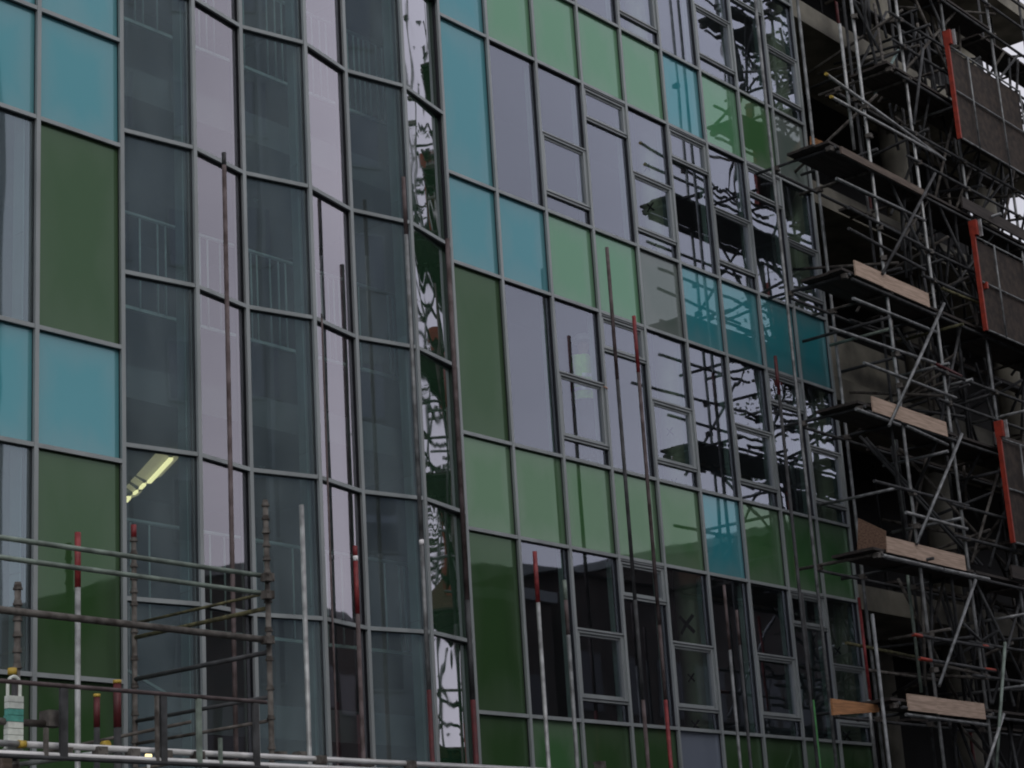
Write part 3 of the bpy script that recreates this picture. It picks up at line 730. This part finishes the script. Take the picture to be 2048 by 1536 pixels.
for x in (XCOR-2.6, XCOR-5.2): rosette_std(x, YLo, ztop-1, 'rust'); rosette_std(x, YLi, ztop-1, 'rust')
xl = XCOR-6.0
def rail(px, py, Y, m, r=.0242, x0=None, x1=None, name='rail'):
    p = at(px, py, Y); a = (x0 if x0 is not None else xl); b = (x1 if x1 is not None else XCOR)
    return tubeobj(name, (a, Y, p.z+.01), (b, Y, p.z), M[m], SL, r)
rail(535, 1153, YLo, 'green', .0215); rail(535, 1188, YLo, 'green', .0215)
rail(535, 1280, YLo-.02, 'rust', .03)
XR = at(532, 1404, YLo-.3).x
rail(512, 1403, YLo-.3, 'brown', .018, x1=XR); rail(512, 1535, YLo-.3, 'galvd', .018, x1=XR)
# uprights of the lower guard panel
gp_top = at(300, 1390, YLo-.3).z; gp_bot = at(300, 1529, YLo-.3).z
for px, wd, m in ((127, .034, 'galvd'), (327, .03, 'galvd'), (398, .022, 'green'), (512, .03, 'galvd'), (92, .016, 'rust'), (314, .014, 'rust'), (440, .014, 'green')):
    x = at(px, 1460, YLo-.3).x; t = gp_top if px != 440 and px != 92 else gp_top-.3
    MB().box(-wd, wd, -.012, .012, 0, t-gp_bot).build('upright', M[m], SL, origin=(x, YLo-.3, gp_bot))
# transoms running from the inner to the outer row
for py, m, r in ((1185, 'moss', .014), (1215, 'moss', .02), (1303, 'galvd', .022), (1392, 'galvd', .018), (1440, 'rust', .016)):
    z = at(528, py, YLo).z
    tubeobj('transom', (XCOR, YLo, z), (XCOR-.02, YLi, z+.0), M[m], SL, r)
for z in (gp_top-.12, gp_top-.42, gp_top-.7):
    tubeobj('brace', (XCOR-.8, YLo+.1, z), (XCOR-1.9, YLi-.3, z-.25), M['rust'], SL, .015)
# pale tubes along the bottom, sky glint on wet steel put into their colour
for (px, py, Y, m) in ((512, 1512, 12.0, 'galvb'), (512, 1530, 11.9, 'galvb')):
    p = at(px, py, Y); q = at(1250, 1500, Y)
    tubeobj('glint_tube', (xl, Y, p.z), (p.x+5.2, Y, p.z), M['wet'], SL, .026)
for px, py in ((130, 1505), (200, 1503), (265, 1507), (330, 1510), (395, 1512), (640, 1520), (820, 1530)):
    link_mesh('coupler', coup, at(px, py, 11.98), SL)
for px, py in ((535, 1155), (535, 1190), (535, 1280), (600, 1512), (560, 1512), (735, 1525), (1200, 1530), (455, 1528)):
    link_mesh('coupler', coup, at(px, py, YLo-.05), SL)
# deck with timber and a webbing sling at the far left
tz = at(60, 1446, YLo-.1).z
MB().tube((0, 0, 0), (1.5, 0, 0), .028, 10).build('clamped_tube', M['rust'], SL, origin=(at(60, 1446, YLo-.1).x-1.28, YLo-.1, tz), smooth=True)
MB().box(0, .14, -.06, .06, -.06, .06).build('clamp', M['rust'], SL, origin=(at(88, 1437, YLo-.1).x, YLo-.1, at(88, 1437, YLo-.1).z))
MB().box(-.04, .04, -.04, .04, -.35, 0).build('timber_post', M['timber'], SL, origin=at(9, 1500, YLo-.1))
tubeobj('clamped_tube', at(-60, 1482, YLo-.2), at(38, 1488, YLo-.2), M['galvb'], SL, .024)
tubeobj('end_cap', at(36, 1488, YLo-.2), at(50, 1489, YLo-.2), M['yellow'], SL, .03)
q = at(196, 1492, YLo); tubeobj('end_cap', q-Vector((0, .12, 0)), q+Vector((0, -.06, 0)), M['yellow'], SL, .032)
q = at(240, 1500, YLo+.1); tubeobj('transom', q, q+Vector((-.15, 1.2, 0)), M['galvb'], SL, .022)
sl = empty('webbing_sling', at(28, 1440, YLo-.12), 'white and teal webbing sling looped over a yellow capped post at far left', 'sling')
pt = at(28, 1350, YLo-.05); pb = at(28, 1440, YLo-.05)
tubeobj('post', (pb.x, YLo-.05, pb.z-.3), (pb.x, YLo-.05, pt.z+.02), M['galvd'], sl, .022)
tubeobj('post_cap', (pb.x-.02, YLo-.05, pt.z), (pb.x-.02, YLo-.05, pt.z+.05), M['yellow'], sl, .035)
Ys = YLo-.12; lx = at(28, 1360, Ys); n_ = 14; mb = MB()
for i in range(n_):
    a0 = math.pi*i/n_; a1 = math.pi*(i+1)/n_
    R = .055
    P0 = Vector((lx.x+math.cos(a0)*R, Ys, lx.z-.04+math.sin(a0)*R*1.2)); P1 = Vector((lx.x+math.cos(a1)*R, Ys, lx.z-.04+math.sin(a1)*R*1.2))
    mb.tube(P0, P1, .013, 6)
for s in (1, -1): mb.tube((lx.x+s*.055, Ys, lx.z-.04), (lx.x+s*.055, Ys, lx.z-.14), .013, 6)
mb.build('loop', M['strap'], sl)
zz = lx.z-.12
for i in range(9):
    m_ = 'straptl' if i in (2, 3) else 'strap'
    MB().box(-.07+random.uniform(-.006, .006), .07, -.025, .025, -.044, 0).build('webbing_fold', M[m_], sl, origin=(lx.x, Ys, zz)); zz -= .048

# small site lamp
sp = at(297, 1512, 12.5)
lo = empty('site_lamp', sp, 'small round yellow lamp glowing low behind the lower left scaffolding', 'lamp')
bm = bmesh.new(); bmesh.ops.create_uvsphere(bm, u_segments=12, v_segments=8, radius=.03)
me = bpy.data.meshes.new('bulb'); bm.to_mesh(me); bm.free(); me.materials.append(lamp_mat('lit bulb', (1, .75, .3), 1.5)); link_mesh('bulb', me, sp, lo)
MB().tube(sp-Vector((0, 0, .1)), sp-Vector((0, 0, .025)), .014, 8).build('lamp_holder', M['white'], lo)
MB().box(sp.x-.03, sp.x+.03, sp.y-.02, sp.y+.02, sp.z-.16, sp.z-.1).build('bracket', M['galvd'], lo)

# ------------------------------------------------------------------ worker behind the glass
FL = Tz['T3']
PY = YF+.40
hp = at(1163, 668, PY)
hx, hz = hp.x, hp.z
HS = .30
stp = empty('step_platform', (hx, PY, FL), 'low grey step platform under the worker in the lime vest', 'platform')
ptop = hz-1.80-FL
MB().box(-.3, .3, -.2, .2, ptop-.04, ptop).build('tread', M['galv'], stp, origin=(hx, PY, FL))
for sx in (-.27, .27):
    for sy in (-.17, .17):
        MB().box(sx-.02, sx+.02, sy-.02, sy+.02, 0, ptop-.042).build('leg', M['galv'], stp, origin=(hx, PY, FL))
foot = Vector((hx, PY, FL+ptop))
pe = empty('person', foot, 'person in white hard hat and lime high visibility vest standing inside behind the glass', 'person')
def skinmesh(name, verts, edges, radii, m, parent, sub=2, root=0):
    me = bpy.data.meshes.new(name); me.from_pydata([tuple(v) for v in verts], edges, []); me.materials.append(m)
    o = bpy.data.objects.new(name, me); COL.objects.link(o); o.parent = parent
    s = o.modifiers.new('skin', 'SKIN'); s.use_smooth_shade = True
    for i, r in enumerate(radii):
        sv_ = me.skin_vertices[0].data[i]; sv_.radius = (r, r) if not isinstance(r, tuple) else r
        sv_.use_root = (i == root)
    ss = o.modifiers.new('sub', 'SUBSURF'); ss.levels = sub; ss.render_levels = sub
    return o
# faces the facade (-Y); local frame: x sideways, z up
bv = [(0, 0, .93), (0, 0, 1.12), (0, .01, 1.32), (0, .01, 1.45), (0, 0, 1.53), (0, -.01, 1.62), (0, -.015, 1.70)]
br = [(.15, .11), (.135, .10), (.165, .11), (.10, .085), (.055, .055), (.078, .09), (.07, .085)]
be = [(i, i+1) for i in range(6)]
def addc(pts, rs, start):
    i0 = len(bv); prev = start
    for p, r in zip(pts, rs): bv.append(p); br.append(r); be.append((prev, len(bv)-1)); prev = len(bv)-1
    return prev
for s in (-1, 1):
    addc([(s*.09, 0, .86), (s*.10, -.02, .50), (s*.10, .02, .10), (s*.11, -.04, .045), (s*.115, -.15, .04)], [.085, .06, .042, .045, .035], 0)
    bend_ = -.24 if s < 0 else -.10
    wr = addc([(s*.18, .01, 1.42), (s*.24, .0, 1.15), (s*.21, bend_, .98 if s < 0 else .93)], [.058, .042, .028], 3)
    wv = Vector(bv[wr]); pd = Vector((0, -.07, -.02)) if s < 0 else Vector((0, -.03, -.075))
    pm = addc([tuple(wv+pd)], [.034], wr)
    for fi, (dx, ln_) in enumerate(((-.03, .07), (-.01, .08), (.01, .075), (.03, .06))):
        b0 = wv+pd+Vector((dx, 0, 0))+pd*.35; dd = pd.normalized()
        addc([tuple(b0), tuple(b0+dd*ln_*.55), tuple(b0+dd*ln_+Vector((0, .012, -.012)))], [.009, .009, .007], pm)
    tb = wv+pd*.5+Vector((-s*.03, 0, 0))
    addc([tuple(tb+Vector((-s*.02, -.005, -.01))), tuple(tb+Vector((-s*.03, -.01, -.035)))], [.010, .008], pm)
body = skinmesh('body', bv, be, br, M['skin'], pe)
# clothing and hard hat: shells around the body
def ring_shell(name, rings, m, parent, n=20):
    mb = MB(); V_ = []
    for (cx_, cy_, z_, rx, ry) in rings: V_ += [(cx_+rx*math.cos(2*math.pi*i/n), cy_+ry*math.sin(2*math.pi*i/n), z_) for i in range(n)]
    F_ = [(r*n+i, r*n+(i+1) % n, (r+1)*n+(i+1) % n, (r+1)*n+i) for r in range(len(rings)-1) for i in range(n)]
    mb.add(V_, F_); me = mb.mesh(name, m, True); o = bpy.data.objects.new(name, me); COL.objects.link(o); o.parent = parent; return o
ring_shell('vest', [(0, 0, .86, .215, .16), (0, 0, 1.0, .205, .155), (0, 0, 1.2, .205, .15), (0, .01, 1.36, .225, .15), (0, .01, 1.45, .19, .12), (0, .01, 1.505, .09, .085)], M['lime'], pe)
for z_ in (1.0, 1.18):
    ring_shell('reflective_tape', [(0, 0, z_-.025, .212, .16), (0, 0, z_+.025, .212, .16)], M['silver'], pe)
for s in (-1, 1):
    ring_shell('sleeve', [(s*.19, .01, 1.45, .07, .075), (s*.225, 0, 1.28, .062, .062), (s*.245, -.005, 1.12, .055, .055)], M['lime'], pe, 14)
    ring_shell('trouser_leg', [(s*.095, 0, .90, .115, .12), (s*.10, -.01, .6, .09, .095), (s*.10, 0, .3, .07, .075), (s*.10, .02, .09, .065, .075)], M['navy'], pe, 14)
    ring_shell('boot', [(s*.108, -.05, .001, .055, .15), (s*.108, -.05, .05, .055, .148), (s*.105, -.02, .085, .05, .09), (s*.10, .015, .14, .052, .06)], M['boot'], pe, 14)
ring_shell('hard_hat', [(0, -.03, 1.685, .125, .165), (0, -.02, 1.70, .112, .14), (0, -.01, 1.75, .105, .125), (0, -.01, 1.79, .075, .09), (0, -.01, 1.805, .01, .01)], M['white'], pe)
pe.rotation_euler.z = .25

# ------------------------------------------------------------------ street tree mirrored in the rippled panes
random.seed(21)
TX, TY = 33.2, 10.5
tr = empty('street_tree', (TX, TY, 0), 'tall narrow dark green street tree mirrored in the rippled panes beside the scaffolding', 'tree')
mb = MB(); ends = []
pts = [Vector((0, 0, 0))]
for i in range(9): pts.append(pts[-1]+Vector((random.uniform(-.12, .12), random.uniform(-.12, .12), 2.15)))
for i in range(9): mb.tube(pts[i], pts[i+1], .24*(1-i/9.6), 9, .24*(1-(i+1)/9.6))
for i in range(60):
    k = random.uniform(1.2, 8.9); j = int(k); b0 = pts[j].lerp(pts[min(j+1, 9)], k-j)
    a = random.uniform(0, 6.28); ln_ = (1.95-abs(k-4)*.18)*random.uniform(.6, 1.05); u_ = random.uniform(.3, .9)
    b1 = b0+Vector((math.cos(a)*ln_*.5, math.sin(a)*ln_*.5, ln_*u_*.5)); b2 = b0+Vector((math.cos(a)*ln_, math.sin(a)*ln_, ln_*u_*.9))
    mb.tube(b0, b1, .055, 6, .035); mb.tube(b1, b2, .035, 6, .012); ends += [b1, b2, b1.lerp(b2, .5)]
tk = mb.build('trunk', M['bark'], tr, origin=(TX, TY, 0), smooth=True)
lv_, lf_ = [], []
for e_ in ends:
    for q_ in range(random.randint(14, 30)):
        c_ = e_+Vector((random.gauss(0, .26), random.gauss(0, .26), random.gauss(0, .24)))
        d1 = Vector((random.gauss(0, 1), random.gauss(0, 1), random.gauss(0, .6))).normalized(); d2 = d1.orthogonal().normalized()
        sz = random.uniform(.05, .10); b_ = len(lv_)
        lv_ += [tuple(c_-d1*sz), tuple(c_+d2*sz*.55), tuple(c_+d1*sz), tuple(c_-d2*sz*.55)]; lf_.append((b_, b_+1, b_+2, b_+3))
me = bpy.data.meshes.new('crown'); me.from_pydata(lv_, [], lf_); me.materials.append(M['leaf'])
cr_ = bpy.data.objects.new('crown', me); COL.objects.link(cr_); cr_.parent = tr

# ------------------------------------------------------------------ buildings across the road (seen in the glass)
def block(x0, x1, y0, y1, h, m, label, rows, cols, ww, wh, win='gasket', gable=0, bars=False):
    e = empty('tower_block' if m == 'tower' else 'brick_building', ((x0+x1)/2, y1, 0), label, 'building', 'buildings across the road')
    MB().box(x0, x1, y0, y1, .0, h).build('wall', M[m], e)
    if gable:
        ym = (y0+y1)/2
        MB().prism([(x0-.3, y1+.3, h+.01), (x0-.3, ym, h+gable), (x0-.3, y0-.3, h+.01)], (x1-x0+.6, 0, 0)).build('roof', M['roofm'], e)
    else:
        MB().box(x0-.15, x1+.15, y0-.15, y1+.15, h+.003, h+.35).build('roof', M['roofm'], e)
    fr = MB().box(-ww/2-.06, ww/2+.06, 0, .05, -.06, wh+.06).mesh('window', M['tower' if m == 'tower' else 'galvd'])
    gl = MB().box(-ww/2, ww/2, .052, .06, 0, wh).mesh('pane', CG['lilac'] if win == 'glass' else M['gasket'])
    for r in range(rows):
        for c in range(cols):
            X = x0+(x1-x0)*(c+.5)/cols; Z = 1.2+(h-1.6)*r/rows
            f_ = link_mesh('window', fr, (X, y1, Z), e); o = bpy.data.objects.new('pane', gl); COL.objects.link(o); o.parent = f_
    if bars:
        x = x0+.3
        while x < x1:
            MB().box(x-.05, x+.05, y1+.002, y1+.3, .5, h-.3).build('fin', M['tower'], e); x += 1.9
    return e
block(8, 29.6, -26, -12, 30, 'tower', 'tall pale grey tower block across the road, mirrored in the bay glass', 8, 9, 1.3, 1.5, 'glass', bars=True)
block(36, 49, -22, -9.6, 12.45, 'brick', 'dark brick block with a flat roof mirrored in the lower windows', 3, 6, 1.1, 1.6)
block(49.6, 66, -26, -9.6, 13.6, 'brick', 'dark brick hall with a grey pitched roof between two flat roofed blocks', 3, 7, 1.4, 1.8, gable=2.2)
block(66.8, 118, -27, -9.6, 17.4, 'brick', 'longest dark brick warehouse with a flat roof, farthest along the road', 4, 18, 1.4, 1.8)

print('OBJ', len(bpy.data.objects), 'couplers', ncoup)
